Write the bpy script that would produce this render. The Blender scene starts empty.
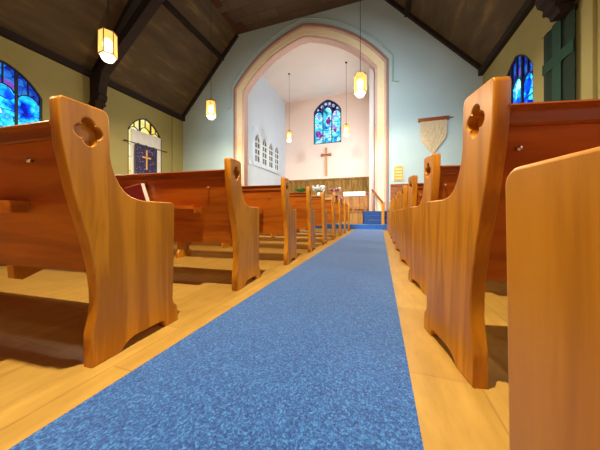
import bpy, bmesh, math, random
from mathutils import Vector, Matrix
random.seed(7)
S = bpy.context.scene
COL = S.collection
R = math.radians

# ------------------------------------------------------------------ camera
cd = bpy.data.cameras.new('camera'); cam = bpy.data.objects.new('camera', cd); COL.objects.link(cam)
cam.location = (0, 0, .55)
cam.rotation_euler = (R(90), 0, math.atan(80/240))
cd.sensor_width = 36; cd.lens = 240/600*36; cd.shift_y = -11/600; cd.clip_start = .02
S.camera = cam
# ------------------------------------------------------------------ world, exposure, large lights
w = bpy.data.worlds.new('world'); S.world = w; w.use_nodes = True
w.node_tree.nodes['Background'].inputs[0].default_value = (.55, .7, 1, 1)
w.node_tree.nodes['Background'].inputs[1].default_value = .05
S.view_settings.view_transform = 'Standard'; S.view_settings.look = 'None'
S.view_settings.exposure = -0.04; S.view_settings.gamma = 1
def area(name, loc, rot, sx, sy, power, col, spread=180):
    l = bpy.data.lights.new(name, 'AREA'); l.shape = 'RECTANGLE'; l.size = sx; l.size_y = sy
    l.energy = power; l.color = col; l.spread = R(spread)
    o = bpy.data.objects.new(name, l); COL.objects.link(o); o.location = loc; o.rotation_euler = rot
    return o
# daylight at the chancel's side window, then an added rear beam and side fill
CX1_ = -.42
area('daylight_chancel_window', (CX1_-.012, 12.7, 4.2), (0, R(90), 0), 2.4, 2.2, 115, (.95, .97, 1))
area('rear_fill_beam', (-2.6, -3.8, 6.6), (R(90-17), 0, 0), 3.2, 2.0, 300, (.78, .90, 1), 48)  # added narrow beam from behind the camera, brightens the far wall; no window there
for y_ in (3.60, -.56):
    area('right_side_fill', (3.345, y_, 3.1), (0, R(90), 0), 2.5, 1.4, 28, (1, .90, .74))  # added soft side light for the pew ends, set at the unseen right windows
LAMP_W = 900; CH_LAMP_W = 70

# ------------------------------------------------------------------ materials
def mat(name):
    m = bpy.data.materials.new(name); m.use_nodes = True
    nt = m.node_tree; b = nt.nodes['Principled BSDF']
    return m, nt, b
def N(nt, t, **k):
    n = nt.nodes.new(t)
    for a, v in k.items():
        if a in n.inputs: n.inputs[a].default_value = v
        else: setattr(n, a, v)
    return n
def ramp(nt, stops):
    n = nt.nodes.new('ShaderNodeValToRGB'); e = n.color_ramp.elements
    while len(e) < len(stops): e.new(.5)
    for i, (p, c) in enumerate(stops):
        e[i].position = p; e[i].color = (*c, 1)
    return n
def coords(nt, scale, rot=(0, 0, 0)):
    tc = N(nt, 'ShaderNodeTexCoord'); mp = N(nt, 'ShaderNodeMapping')
    mp.inputs['Scale'].default_value = scale; mp.inputs['Rotation'].default_value = rot
    nt.links.new(tc.outputs['Object'], mp.inputs['Vector']); return mp
def plain(name, c, rough=.6, metal=0, var=.08, scale=6, bump=0):
    m, nt, b = mat(name)
    mp = coords(nt, (1, 1, 1)); n = N(nt, 'ShaderNodeTexNoise'); n.inputs['Scale'].default_value = scale; n.inputs['Detail'].default_value = 6
    nt.links.new(mp.outputs[0], n.inputs['Vector'])
    r = ramp(nt, [(.3, tuple(x*(1-var) for x in c)), (.7, tuple(min(1, x*(1+var)) for x in c))])
    nt.links.new(n.outputs['Fac'], r.inputs[0]); nt.links.new(r.outputs[0], b.inputs['Base Color'])
    b.inputs['Roughness'].default_value = rough; b.inputs['Metallic'].default_value = metal
    if bump:
        bp = N(nt, 'ShaderNodeBump'); bp.inputs['Strength'].default_value = bump; bp.inputs['Distance'].default_value = .01
        nt.links.new(n.outputs['Fac'], bp.inputs['Height']); nt.links.new(bp.outputs[0], b.inputs['Normal'])
    return m
def wood(name, dark, mid, light, axis='z', rough=.38, coat=.08, freq=1.0):
    """oak: long noise streaks along one axis plus faint cathedral rings"""
    m, nt, b = mat(name)
    k = {'x': (1.1, 9, 9), 'y': (9, 1.1, 9), 'z': (9, 9, 1.1)}[axis]
    mp = coords(nt, tuple(v*freq for v in k))
    oi = N(nt, 'ShaderNodeObjectInfo'); ad = N(nt, 'ShaderNodeVectorMath'); ad.operation = 'ADD'
    sc = N(nt, 'ShaderNodeMath'); sc.operation = 'MULTIPLY'; sc.inputs[1].default_value = 37.0
    nt.links.new(oi.outputs['Random'], sc.inputs[0]); nt.links.new(mp.outputs[0], ad.inputs[0]); nt.links.new(sc.outputs[0], ad.inputs[1])
    n1 = N(nt, 'ShaderNodeTexNoise'); n1.inputs['Scale'].default_value = 1.0; n1.inputs['Detail'].default_value = 5; n1.inputs['Distortion'].default_value = 1.2
    n2 = N(nt, 'ShaderNodeTexNoise'); n2.inputs['Scale'].default_value = 7; n2.inputs['Detail'].default_value = 3
    nt.links.new(ad.outputs[0], n1.inputs['Vector']); nt.links.new(ad.outputs[0], n2.inputs['Vector'])
    wv = N(nt, 'ShaderNodeMath'); wv.operation = 'MULTIPLY'; wv.inputs[1].default_value = 26
    sn = N(nt, 'ShaderNodeMath'); sn.operation = 'SINE'
    nt.links.new(n1.outputs['Fac'], wv.inputs[0]); nt.links.new(wv.outputs[0], sn.inputs[0])
    a1 = N(nt, 'ShaderNodeMath'); a1.operation = 'MULTIPLY_ADD'; a1.inputs[1].default_value = .045
    nt.links.new(sn.outputs[0], a1.inputs[0]); nt.links.new(n1.outputs['Fac'], a1.inputs[2])
    a2 = N(nt, 'ShaderNodeMath'); a2.operation = 'MULTIPLY_ADD'; a2.inputs[1].default_value = .16
    nt.links.new(n2.outputs['Fac'], a2.inputs[0]); nt.links.new(a1.outputs[0], a2.inputs[2])
    r = ramp(nt, [(.32, dark), (.58, mid), (.82, light)])
    nt.links.new(a2.outputs[0], r.inputs[0]); nt.links.new(r.outputs[0], b.inputs['Base Color'])
    b.inputs['Roughness'].default_value = rough; b.inputs['Coat Weight'].default_value = coat; b.inputs['Coat Roughness'].default_value = .22; b.inputs['Specular IOR Level'].default_value = .35
    bp = N(nt, 'ShaderNodeBump'); bp.inputs['Strength'].default_value = .12; bp.inputs['Distance'].default_value = .002
    nt.links.new(a2.outputs[0], bp.inputs['Height']); nt.links.new(bp.outputs[0], b.inputs['Normal'])
    return m
def emis(name, c, s, tr=0):
    m, nt, b = mat(name); nt.nodes.remove(b)
    e = N(nt, 'ShaderNodeEmission'); e.inputs[0].default_value = (*c, 1); e.inputs[1].default_value = s
    out = nt.nodes['Material Output']
    if tr:
        t = N(nt, 'ShaderNodeBsdfTransparent'); mx = N(nt, 'ShaderNodeMixShader'); mx.inputs[0].default_value = 1-tr
        nt.links.new(t.outputs[0], mx.inputs[1]); nt.links.new(e.outputs[0], mx.inputs[2]); nt.links.new(mx.outputs[0], out.inputs[0])
    else: nt.links.new(e.outputs[0], out.inputs[0])
    return m
def glass_art(name, stops, scale, strength, lead=.06, seed=0.0):
    """backlit stained glass: irregular leaded pieces, one colour each, clouded inside"""
    m, nt, b = mat(name); nt.nodes.remove(b)
    mp = coords(nt, (1, 1, 1)); mp.inputs['Location'].default_value = (seed, seed*.7, seed*1.3)
    v = N(nt, 'ShaderNodeTexVoronoi'); v.inputs['Scale'].default_value = scale
    ve = N(nt, 'ShaderNodeTexVoronoi'); ve.feature = 'DISTANCE_TO_EDGE'; ve.inputs['Scale'].default_value = scale
    n = N(nt, 'ShaderNodeTexNoise'); n.inputs['Scale'].default_value = scale*.55; n.inputs['Detail'].default_value = 3
    for q in (v, ve, n): nt.links.new(mp.outputs[0], q.inputs['Vector'])
    sep = N(nt, 'ShaderNodeSeparateColor'); nt.links.new(v.outputs['Color'], sep.inputs[0])
    a = N(nt, 'ShaderNodeMath'); a.operation = 'MULTIPLY_ADD'; a.inputs[1].default_value = .45
    s2 = N(nt, 'ShaderNodeMath'); s2.operation = 'MULTIPLY_ADD'; s2.inputs[1].default_value = 1.5; s2.inputs[2].default_value = -.45
    nt.links.new(n.outputs['Fac'], s2.inputs[0]); nt.links.new(sep.outputs[0], a.inputs[0]); nt.links.new(s2.outputs[0], a.inputs[2])
    r = ramp(nt, stops); nt.links.new(a.outputs[0], r.inputs[0])
    st = N(nt, 'ShaderNodeMath'); st.operation = 'GREATER_THAN'; st.inputs[1].default_value = lead
    nt.links.new(ve.outputs['Distance'], st.inputs[0])
    ms = N(nt, 'ShaderNodeMath'); ms.operation = 'MULTIPLY_ADD'; ms.inputs[1].default_value = strength*.8; ms.inputs[2].default_value = strength*.2
    nt.links.new(st.outputs[0], ms.inputs[0])
    e = N(nt, 'ShaderNodeEmission'); nt.links.new(r.outputs[0], e.inputs[0]); nt.links.new(ms.outputs[0], e.inputs[1])
    nt.links.new(e.outputs[0], nt.nodes['Material Output'].inputs[0])
    return m

M = {}
M['oak_end'] = wood('oak_end_panel', (.34, .115, .004), (.52, .205, .008), (.68, .30, .020), 'z')
M['oak_back'] = wood('oak_back_board', (.27, .055, .003), (.40, .100, .005), (.52, .155, .009), 'x')
M['oak_rail'] = wood('oak_rail', (.18, .038, .004), (.27, .066, .006), (.38, .115, .014), 'x')
M['oak_pale'] = wood('chancel_oak', (.22, .085, .012), (.33, .14, .02), (.46, .23, .045), 'z', rough=.6, coat=0)
M['oak_dado'] = wood('chancel_dado', (.12, .048, .006), (.22, .10, .012), (.36, .20, .03), 'z', rough=.75, coat=0)
M['cross_wood'] = wood('cross_wood', (.33, .15, .03), (.45, .22, .05), (.55, .3, .09), 'z')
M['beam'] = plain('dark_stained_beam', (.014, .006, .004), .85, var=.3, scale=4)
M['yellow_wall'] = plain('cream_yellow_plaster', (.31, .285, .108), .8, var=.04, scale=1.5, bump=.05)
M['teal_wall'] = plain('pale_teal_plaster', (.42, .57, .61), .75, var=.03, scale=1.2, bump=.05)
M['pink_wall'] = plain('peach_plaster', (.78, .60, .50), .8, var=.02, scale=1.2)
M['blue_wall'] = plain('pale_blue_plaster', (.62, .72, .82), .8, var=.02, scale=1.2)
M['white_ceiling'] = plain('white_plaster', (.82, .76, .72), .85, var=.02, scale=1)
M['pink_trim'] = plain('rose_brown_trim', (.62, .44, .38), .6, var=.05)
M['brown_trim'] = plain('brown_rose_trim', (.34, .19, .13), .6, var=.05)
M['cream_trim'] = plain('cream_trim', (.85, .72, .44), .6, var=.03)
M['teal_trim'] = plain('teal_trim', (.36, .50, .45), .6, var=.03)
M['white_paint'] = plain('white_paint', (.8, .8, .8), .5, var=.02)
M['blind'] = plain('white_blind_cloth', (.72, .76, .78), .9, var=.02)
M['brass'] = plain('aged_brass', (.45, .28, .10), .35, .9)
M['dark_metal'] = plain('dark_metal', (.03, .022, .016), .4, .7)
M['steel'] = plain('bright_steel', (.75, .72, .68), .25, 1)
M['lead'] = plain('window_lead', (.010, .012, .03), .6)
M['rubber'] = plain('black_rubber', (.01, .01, .01), .7)
# sloped ceiling boards, mottled
m, nt, b = mat('mottled_ceiling_board')
mp = coords(nt, (1, .22, 1)); n = N(nt, 'ShaderNodeTexNoise'); n.inputs['Scale'].default_value = 2.6; n.inputs['Detail'].default_value = 6; n.inputs['Roughness'].default_value = .62
nt.links.new(mp.outputs[0], n.inputs['Vector'])
r = ramp(nt, [(.36, (.058, .037, .014)), (.55, (.085, .056, .022)), (.74, (.20, .135, .05))]); nt.links.new(n.outputs['Fac'], r.inputs[0]); nt.links.new(r.outputs[0], b.inputs['Base Color'])
b.inputs['Roughness'].default_value = .8; M['ceiling'] = m
# flat ceiling: square boards
m, nt, b = mat('flat_ceiling_tiles')
mp = coords(nt, (1, 1, 1)); br = N(nt, 'ShaderNodeTexBrick'); br.offset = .5
for k, v in (('Scale', 1.0), ('Mortar Size', .012), ('Brick Width', .9), ('Row Height', .45)): br.inputs[k].default_value = v
br.inputs['Color1'].default_value = (.07, .048, .03, 1); br.inputs['Color2'].default_value = (.10, .072, .045, 1); br.inputs['Mortar'].default_value = (.05, .03, .02, 1)
nt.links.new(mp.outputs[0], br.inputs['Vector']); nt.links.new(br.outputs['Color'], b.inputs['Base Color']); b.inputs['Roughness'].default_value = .8; M['flat_ceiling'] = m
# floor: tan wood-look tiles
m, nt, b = mat('tan_floor_tiles')
mp = coords(nt, (1, 1, 1), (0, 0, R(90))); br = N(nt, 'ShaderNodeTexBrick'); br.offset = .5
for k, v in (('Scale', 1.0), ('Mortar Size', .004), ('Mortar Smooth', .4), ('Brick Width', .61), ('Row Height', .305)): br.inputs[k].default_value = v
br.inputs['Color1'].default_value = (.45, .27, .055, 1); br.inputs['Color2'].default_value = (.53, .335, .075, 1); br.inputs['Mortar'].default_value = (.39, .23, .055, 1)
n = N(nt, 'ShaderNodeTexNoise'); n.inputs['Scale'].default_value = 5; n.inputs['Detail'].default_value = 7; n.inputs['Roughness'].default_value = .65
mp2 = coords(nt, (3, .8, 1)); nt.links.new(mp2.outputs[0], n.inputs['Vector']); nt.links.new(mp.outputs[0], br.inputs['Vector'])
r = ramp(nt, [(.3, (.72, .68, .6)), (.7, (1.0, 1.0, 1.0))]); nt.links.new(n.outputs['Fac'], r.inputs[0])
mx = N(nt, 'ShaderNodeMix'); mx.data_type = 'RGBA'; mx.blend_type = 'MULTIPLY'; mx.inputs[0].default_value = 1
nt.links.new(br.outputs['Color'], mx.inputs[6]); nt.links.new(r.outputs[0], mx.inputs[7]); nt.links.new(mx.outputs[2], b.inputs['Base Color'])
b.inputs['Roughness'].default_value = .38; M['floor'] = m
# blue loop carpet
def carpet_mat(name, c0, c1, c2):
    m, nt, b = mat(name)
    mp = coords(nt, (1, 1, 1)); v = N(nt, 'ShaderNodeTexVoronoi'); v.inputs['Scale'].default_value = 240
    n = N(nt, 'ShaderNodeTexNoise'); n.inputs['Scale'].default_value = 110; n.inputs['Detail'].default_value = 4; n.inputs['Roughness'].default_value = .7
    for q in (v, n): nt.links.new(mp.outputs[0], q.inputs['Vector'])
    sep = N(nt, 'ShaderNodeSeparateColor'); nt.links.new(v.outputs['Color'], sep.inputs[0])
    a = N(nt, 'ShaderNodeMath'); a.operation = 'MULTIPLY_ADD'; a.inputs[1].default_value = .35
    nt.links.new(sep.outputs[1], a.inputs[0]); nt.links.new(n.outputs['Fac'], a.inputs[2])
    r = ramp(nt, [(.42, c0), (.68, c1), (.92, c2)]); nt.links.new(a.outputs[0], r.inputs[0]); nt.links.new(r.outputs[0], b.inputs['Base Color'])
    b.inputs['Roughness'].default_value = .9; b.inputs['Sheen Weight'].default_value = .5; b.inputs['Sheen Roughness'].default_value = .5
    b.inputs['Sheen Tint'].default_value = (.62, .80, 1, 1)
    bp = N(nt, 'ShaderNodeBump'); bp.inputs['Strength'].default_value = .6; bp.inputs['Distance'].default_value = .004
    nt.links.new(a.outputs[0], bp.inputs['Height']); nt.links.new(bp.outputs[0], b.inputs['Normal'])
    return m
M['carpet'] = carpet_mat('blue_loop_carpet', (.002, .030, .18), (.008, .090, .38), (.06, .26, .68))
M['step_carpet'] = carpet_mat('royal_blue_carpet', (.004, .025, .11), (.008, .048, .19), (.03, .11, .32))
M['glass_nave'] = glass_art('blue_stained_glass', [(.15, (.004, .01, .35)), (.30, (.005, .09, .85)), (.42, (.01, .40, .95)), (.60, (.06, .75, 1)), (.78, (.01, .25, .9)), (.90, (.4, .9, .8))], 4, 1.8, lead=.016)
M['glass_dark'] = glass_art('indigo_tracery_glass', [(.25, (.01, .02, .30)), (.5, (.02, .08, .65)), (.72, (.03, .30, .85)), (.86, (.28, .08, .65))], 5, 1.0, lead=.02)
M['glass_chancel'] = glass_art('cyan_stained_glass', [(.15, (.02, .12, .55)), (.35, (.03, .40, .80)), (.55, (.10, .75, .92)), (.75, (.55, .95, 1)), (.88, (.35, .12, .7)), (.97, (.1, .5, .9))], 4, 1.5, lead=.03)
M['glass_magenta'] = glass_art('violet_stained_glass', [(.2, (.12, .02, .4)), (.5, (.45, .08, .65)), (.8, (.7, .2, .6))], 9, 1.0)
M['glass_purple'] = glass_art('purple_tracery_glass', [(.2, (.02, .01, .12)), (.5, (.08, .03, .3)), (.8, (.2, .35, .7))], 9, .6)
M['glass_roundel'] = glass_art('pale_roundel_glass', [(.2, (.3, .6, .9)), (.6, (.8, .9, 1)), (.9, (.9, .6, .8))], 12, 1.0)
M['glass_yellow'] = glass_art('amber_window_glass', [(.2, (.95, .72, .12)), (.5, (1, .86, .3)), (.85, (1, .95, .6))], 2.2, 1.1, lead=.0)
M['glass_plain'] = emis('daylit_window_glass', (.85, .93, 1), 2.0)
M['glass_grey'] = plain('dim_grey_glass', (.10, .13, .11), .2)
M['lamp_amber'] = emis('lit_amber_lamp_glass', (1, .55, .12), 1.7, .35)
M['lamp_white'] = emis('lit_white_diffuser', (1, .88, .62), 7, .6)
M['bulb'] = emis('glowing_bulb', (1, .82, .5), 22)
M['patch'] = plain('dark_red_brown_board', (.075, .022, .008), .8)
M['red_cover'] = plain('dark_red_cloth_cover', (.20, .012, .02), .5)
M['paper'] = plain('page_paper', (.82, .78, .70), .8)
M['green_cloth'] = plain('dark_green_felt', (.004, .022, .014), .9, var=.2)
M['green_cross'] = plain('mid_green_cloth', (.008, .052, .036), .9, var=.1)
M['purple_cloth'] = glass_art('x', [(0, (0, 0, 0)), (1, (0, 0, 0))], 1, 0)
m, nt, b = mat('violet_brocade'); mp = coords(nt, (1, 1, 1)); v = N(nt, 'ShaderNodeTexVoronoi'); v.inputs['Scale'].default_value = 11
nt.links.new(mp.outputs[0], v.inputs['Vector']); r = ramp(nt, [(.0, (.35, .35, .55)), (.28, (.05, .04, .14)), (.6, (.02, .015, .07))]); nt.links.new(v.outputs['Distance'], r.inputs[0])
nt.links.new(r.outputs[0], b.inputs['Base Color']); b.inputs['Roughness'].default_value = .8; M['purple_cloth'] = m
M['gold_cloth'] = plain('gold_cloth', (.75, .42, .08), .6)
M['cord'] = plain('natural_cord', (.66, .55, .36), .9, var=.2, scale=30)
M['leaf'] = plain('green_leaf', (.07, .20, .035), .5, var=.4, scale=20)
M['petal_white'] = plain('white_petal', (.85, .82, .78), .6)
M['petal_red'] = plain('red_petal', (.55, .06, .04), .6)
M['pot'] = plain('terracotta_pot', (.5, .2, .1), .7)
M['linen'] = plain('white_linen', (.88, .85, .76), .8, var=.02)
M['gold_board'] = wood('golden_board', (.55, .28, .04), (.72, .42, .08), (.85, .58, .16), 'z')
M['number_card'] = plain('cream_card', (.80, .62, .25), .7)
M['black_plastic'] = plain('black_plastic', (.02, .02, .02), .5)

# ------------------------------------------------------------------ mesh helpers
class MB:
    def __init__(s): s.bm = bmesh.new()
    def box(s, x0, x1, y0, y1, z0, z1, bev=0):
        g = bmesh.ops.create_cube(s.bm, size=1)['verts']
        for v in g: v.co = Vector(((x0+x1)/2+v.co.x*(x1-x0), (y0+y1)/2+v.co.y*(y1-y0), (z0+z1)/2+v.co.z*(z1-z0)))
        if bev:
            es = list({e for v in g for e in v.link_edges})
            bmesh.ops.bevel(s.bm, geom=es, offset=bev, segments=2, affect='EDGES', profile=.6)
        return s
    def beam(s, p, q, wd, ht, up=(0, 0, 1)):
        p, q = Vector(p), Vector(q); d = (q-p).normalized(); side = d.cross(Vector(up)).normalized(); u = side.cross(d)
        v = [s.bm.verts.new(c+side*a*wd/2+u*b_*ht/2) for c in (p, q) for a, b_ in ((-1, -1), (1, -1), (1, 1), (-1, 1))]
        for f in ((3, 2, 1, 0), (4, 5, 6, 7), (0, 1, 5, 4), (1, 2, 6, 5), (2, 3, 7, 6), (3, 0, 4, 7)): s.bm.faces.new([v[i] for i in f])
        return s
    def tube(s, pts, r, n=8, cap=True):
        pts = [Vector(p) for p in pts]; rs = r if isinstance(r, (list, tuple)) else [r]*len(pts); rings = []
        for i, p in enumerate(pts):
            d = (pts[min(i+1, len(pts)-1)]-pts[max(i-1, 0)]).normalized()
            a = d.cross(Vector((0, 0, 1)));  a = a.normalized() if a.length > 1e-3 else Vector((1, 0, 0)); b_ = a.cross(d).normalized()
            rings.append([s.bm.verts.new(p+(a*math.cos(t)+b_*math.sin(t))*rs[i]) for t in (2*math.pi*k/n for k in range(n))])
        for A, B in zip(rings, rings[1:]):
            for k in range(n): s.bm.faces.new((A[k], A[(k+1) % n], B[(k+1) % n], B[k]))
        if cap: s.bm.faces.new(rings[0]); s.bm.faces.new(rings[-1])
        return s
    def lathe(s, prof, n=24, c=(0, 0, 0), ph=0):
        rings = [[s.bm.verts.new((c[0]+r*math.cos(2*math.pi*k/n+ph), c[1]+r*math.sin(2*math.pi*k/n+ph), c[2]+z)) for k in range(n)] for r, z in prof]
        for A, B in zip(rings, rings[1:]):
            for k in range(n): s.bm.faces.new((A[k], A[(k+1) % n], B[(k+1) % n], B[k]))
        s.bm.faces.new(rings[0]); s.bm.faces.new(rings[-1]); return s
    def prism(s, pts, f, t0, t1):
        """pts: 2-D outline; f(a, b, t) -> 3-D point"""
        A = [s.bm.verts.new(f(a, b_, t0)) for a, b_ in pts]; B = [s.bm.verts.new(f(a, b_, t1)) for a, b_ in pts]
        s.bm.faces.new(A); s.bm.faces.new(B[::-1])
        for k in range(len(pts)): s.bm.faces.new((A[k], B[k], B[(k+1) % len(pts)], A[(k+1) % len(pts)]))
        return s
    def sphere(s, c, r, seg=10):
        g = bmesh.ops.create_icosphere(s.bm, subdivisions=2 if seg > 8 else 1, radius=1)['verts']
        rr = r if isinstance(r, tuple) else (r, r, r)
        for v in g: v.co = Vector((c[0]+v.co.x*rr[0], c[1]+v.co.y*rr[1], c[2]+v.co.z*rr[2]))
        return s
    def build(s, name, m, parent=None, smooth=False):
        bmesh.ops.recalc_face_normals(s.bm, faces=s.bm.faces)
        me = bpy.data.meshes.new(name); s.bm.to_mesh(me); s.bm.free()
        return link(name, me, m, parent, smooth)
def link(name, me, m, parent=None, smooth=False):
    me.materials.clear(); me.materials.append(m)
    if smooth:
        for p in me.polygons: p.use_smooth = True
    o = bpy.data.objects.new(name, me); COL.objects.link(o); o.parent = parent
    return o
def plate(loops, half, bevel, f, name, m, parent=None):
    """flat outline with holes (first loop is the outline), extruded and bevelled; f maps (a, b, t) to 3-D"""
    cu = bpy.data.curves.new('tmp', 'CURVE'); cu.dimensions = '2D'; cu.fill_mode = 'BOTH'
    cu.extrude = half-bevel; cu.bevel_depth = bevel; cu.bevel_resolution = 2; cu.offset = -bevel
    for lp in loops:
        sp = cu.splines.new('POLY'); sp.points.add(len(lp)-1); sp.use_cyclic_u = True
        for p, (a, b_) in zip(sp.points, lp): p.co = (a, b_, 0, 1)
    o = bpy.data.objects.new('tmp', cu); COL.objects.link(o)
    dg = bpy.context.evaluated_depsgraph_get(); dg.update()
    me = bpy.data.meshes.new_from_object(o.evaluated_get(dg))
    bpy.data.objects.remove(o); bpy.data.curves.remove(cu)
    bm = bmesh.new(); bm.from_mesh(me)
    bmesh.ops.remove_doubles(bm, verts=bm.verts, dist=1e-5)
    for v in bm.verts: v.co = Vector(f(v.co.x, v.co.y, v.co.z))
    bmesh.ops.recalc_face_normals(bm, faces=bm.faces)
    bm.to_mesh(me); bm.free(); me.name = name
    return link(name, me, m, parent)
def empty(name, loc=(0, 0, 0), rz=0, label=None, cat=None, group=None, kind=None):
    o = bpy.data.objects.new(name, None); COL.objects.link(o); o.location = loc; o.rotation_euler = (0, 0, rz); o.empty_display_size = .1
    return tag(o, label, cat, group, kind)
def tag(o, label=None, cat=None, group=None, kind=None):
    for k, v in (('label', label), ('category', cat), ('group', group), ('kind', kind)):
        if v: o[k] = v
    return o
def struct(o): o['kind'] = 'structure'; return o
def copy_tree(o, parent=None):
    c = o.copy(); COL.objects.link(c); c.parent = parent
    for ch in list(o.children): copy_tree(ch, c)
    return c
def arch_pts(w, zs, za, n=14, k=.62):
    """right-to-left pointed segmental arch over half width w"""
    out = []
    for sgn in (1, -1):
        seg = []
        for i in range(n+1):
            t = i/n; x = (1-t)**2*w+2*t*(1-t)*w*k+0; z = (1-t)**2*zs+2*t*(1-t)*(zs+(za-zs)*.80)+t*t*za
            seg.append((x*sgn, z))
        out += seg if sgn == 1 else seg[::-1][1:]
    return out

# ------------------------------------------------------------------ structure
XL, XR, YE, YB = -9.6, 3.35, 9.8, -4.0
XC = (XL+XR)/2; EAVE = 5.5; FLAT = 9.0; FW = 3.22
CX0, CX1, CYB, CZ, CF = -6.12, -.42, 15.2, 8.12, .66   # chancel
struct(MB().box(XL-.3, XR+.3, YB-.3, 10.2, -.1, 0).build('floor', M['floor']))
WH = .79
def wall_hole(yc, sill, zs, za, w=WH): return [(yc+w, sill)]+[(yc+a, z) for a, z in arch_pts(w, zs, za, 8)]+[(yc-w, sill)]
WINS = [7.74, 3.60, -.56]
outl = [(YB-.3, 0), (YE+.1, 0), (YE+.1, EAVE+.1), (YB-.3, EAVE+.1)]
for nm, x0, sg in (('wall_left', XL, -1), ('wall_right', XR, 1)):
    struct(plate([outl]+[wall_hole(y, 1.7, 4.0, 4.68) for y in WINS], .15, 0, lambda a, b_, t, x0=x0, sg=sg: (x0+sg*(.15+t), a, b_), nm, M['yellow_wall']))
gable = [(XR+.1, 0), (XR+.1, EAVE), (XC+FW, FLAT+.05), (XC-FW, FLAT+.05), (XL-.1, EAVE), (XL-.1, 0)]
AW, AZS, AZA = 3.36, 6.45, 8.61
archl = [(XC+a, z) for a, z in arch_pts(AW, AZS, AZA)]
struct(plate([[(XC-AW, 0)]+archl[::-1]+[(XC+AW, 0)]+gable], .2, 0, lambda a, b_, t: (a, YE+.2+t, b_), 'wall_far', M['teal_wall']))
struct(plate([[(x, z) for x, z in gable]], .15, 0, lambda a, b_, t: (a, YB-.15+t, b_), 'wall_rear', M['oak_rail']))
# roof slopes and flat ceiling
for sg in (-1, 1):
    xo = XC+sg*6.475; xi = XC+sg*FW
    mb = MB(); mb.prism([(xo+sg*.2, EAVE-.2), (xi, FLAT), (xi, FLAT+.15), (xo+sg*.2, EAVE)], lambda a, b_, t: (a, t, b_), YB-.2, YE+.1)
    struct(mb.build('ceiling', M['ceiling']))
struct(MB().box(XC-FW-.05, XC+FW+.05, YB-.2, YE+.1, FLAT, FLAT+.15).build('ceiling', M['flat_ceiling']))
# arch mouldings: rose, cream, rose bands stepping inward, then the reveal
def band(w0, zs0, za0, w1, zs1, za1, y0, y1, name, m):
    o_ = [(XC+a, z) for a, z in arch_pts(w0, zs0, za0)]; i_ = [(XC+a, z) for a, z in arch_pts(w1, zs1, za1)]
    lp = [(XC+w0, 0)]+o_+[(XC-w0, 0), (XC-w1, 0)]+i_[::-1]+[(XC+w1, 0)]
    yc = (y0+y1)/2; return struct(plate([lp], (y1-y0)/2, .012, lambda a, b_, t: (a, yc+t, b_), name, m))
band(3.44, 6.48, 8.70, 3.361, 6.451, 8.612, YE-.05, YE-.001, 'trim_1', M['brown_trim'])
band(3.359, 6.449, 8.608, 3.29, 6.42, 8.53, YE-.02, YE+.3, 'trim_2', M['pink_trim'])
band(3.289, 6.418, 8.528, 3.02, 6.32, 8.25, YE+.01, YE+.36, 'trim_3', M['cream_trim'])
band(3.019, 6.318, 8.248, 2.93, 6.28, 8.15, YE+.05, YE+.40, 'trim_4', M['pink_trim'])
# hood mould with returned feet
hp = [(XC+a, YE-.03, z) for a, z in arch_pts(3.58, 6.60, 8.90)]
hp = [(XC+3.80, YE-.03, 5.55), (XC+3.58, YE-.03, 5.62)]+hp+[(XC-3.58, YE-.03, 5.62), (XC-3.80, YE-.03, 5.55)]
hp = [(x, y, min(z, 8.96)) for x, y, z in hp]
struct(MB().tube(hp, .035, 6).build('trim_5', M['teal_trim']))
# dark timber cornices, gable trims and purlins
k = 6
for sg in (-1, 1):
    xe = XC+sg*6.475; xi = XC+sg*FW; dirn = (Vector((xi, 0, FLAT))-Vector((xe, 0, EAVE))).normalized()
    struct(MB().beam((xe-sg*.07, YB, EAVE-.10), (xe-sg*.07, YE, EAVE-.10), .14, .20).build(f'trim_{k}', M['beam'])); k += 1
    struct(MB().beam((xe, YE-.06, EAVE-.05), (xi, YE-.06, FLAT-.06), .12, .14, (0, 1, 0)).build(f'trim_{k}', M['beam'])); k += 1
    px = XC+sg*4.07; pz = EAVE+(6.475-4.07)/(6.475-FW)*(FLAT-EAVE)-.07
    struct(MB().beam((px, YB, pz), (px, YE, pz), .16, .16).build(f'trim_{k}', M['beam'])); k += 1
# dark patches along the flat ceiling's edge
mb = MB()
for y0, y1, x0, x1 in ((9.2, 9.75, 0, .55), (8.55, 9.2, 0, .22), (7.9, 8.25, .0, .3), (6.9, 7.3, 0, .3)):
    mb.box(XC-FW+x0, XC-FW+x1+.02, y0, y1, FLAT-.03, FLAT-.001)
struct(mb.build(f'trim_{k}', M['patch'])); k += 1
# pilaster strips
for x, y in ((XL, 9.2), (XR, 5.35)):
    struct(MB().box(min(x, x+(.05 if x < 0 else -.05)), max(x, x+(.05 if x < 0 else -.05)), y-.11, y+.11, 0, EAVE-.25).build(f'trim_{k}', M['yellow_wall'])); k += 1
# wainscot on the far wall both sides of the arch
for x0, x1 in ((XL, XC-3.5), (XC+3.5, XR)):
    mb = MB().box(x0, x1, YE-.05, YE-.001, 0, 1.62)
    mb.box(x0, x1, YE-.09, YE-.001, 1.60, 1.68, .01); mb.box(x0, x1, YE-.075, YE-.001, 0, .14)
    x = x0+.25
    while x < x1-.05: mb.box(x-.02, x+.02, YE-.065, YE-.04, .14, 1.6); x += .5
    struct(mb.build(f'trim_{k}', M['oak_rail'])); k += 1
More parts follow.
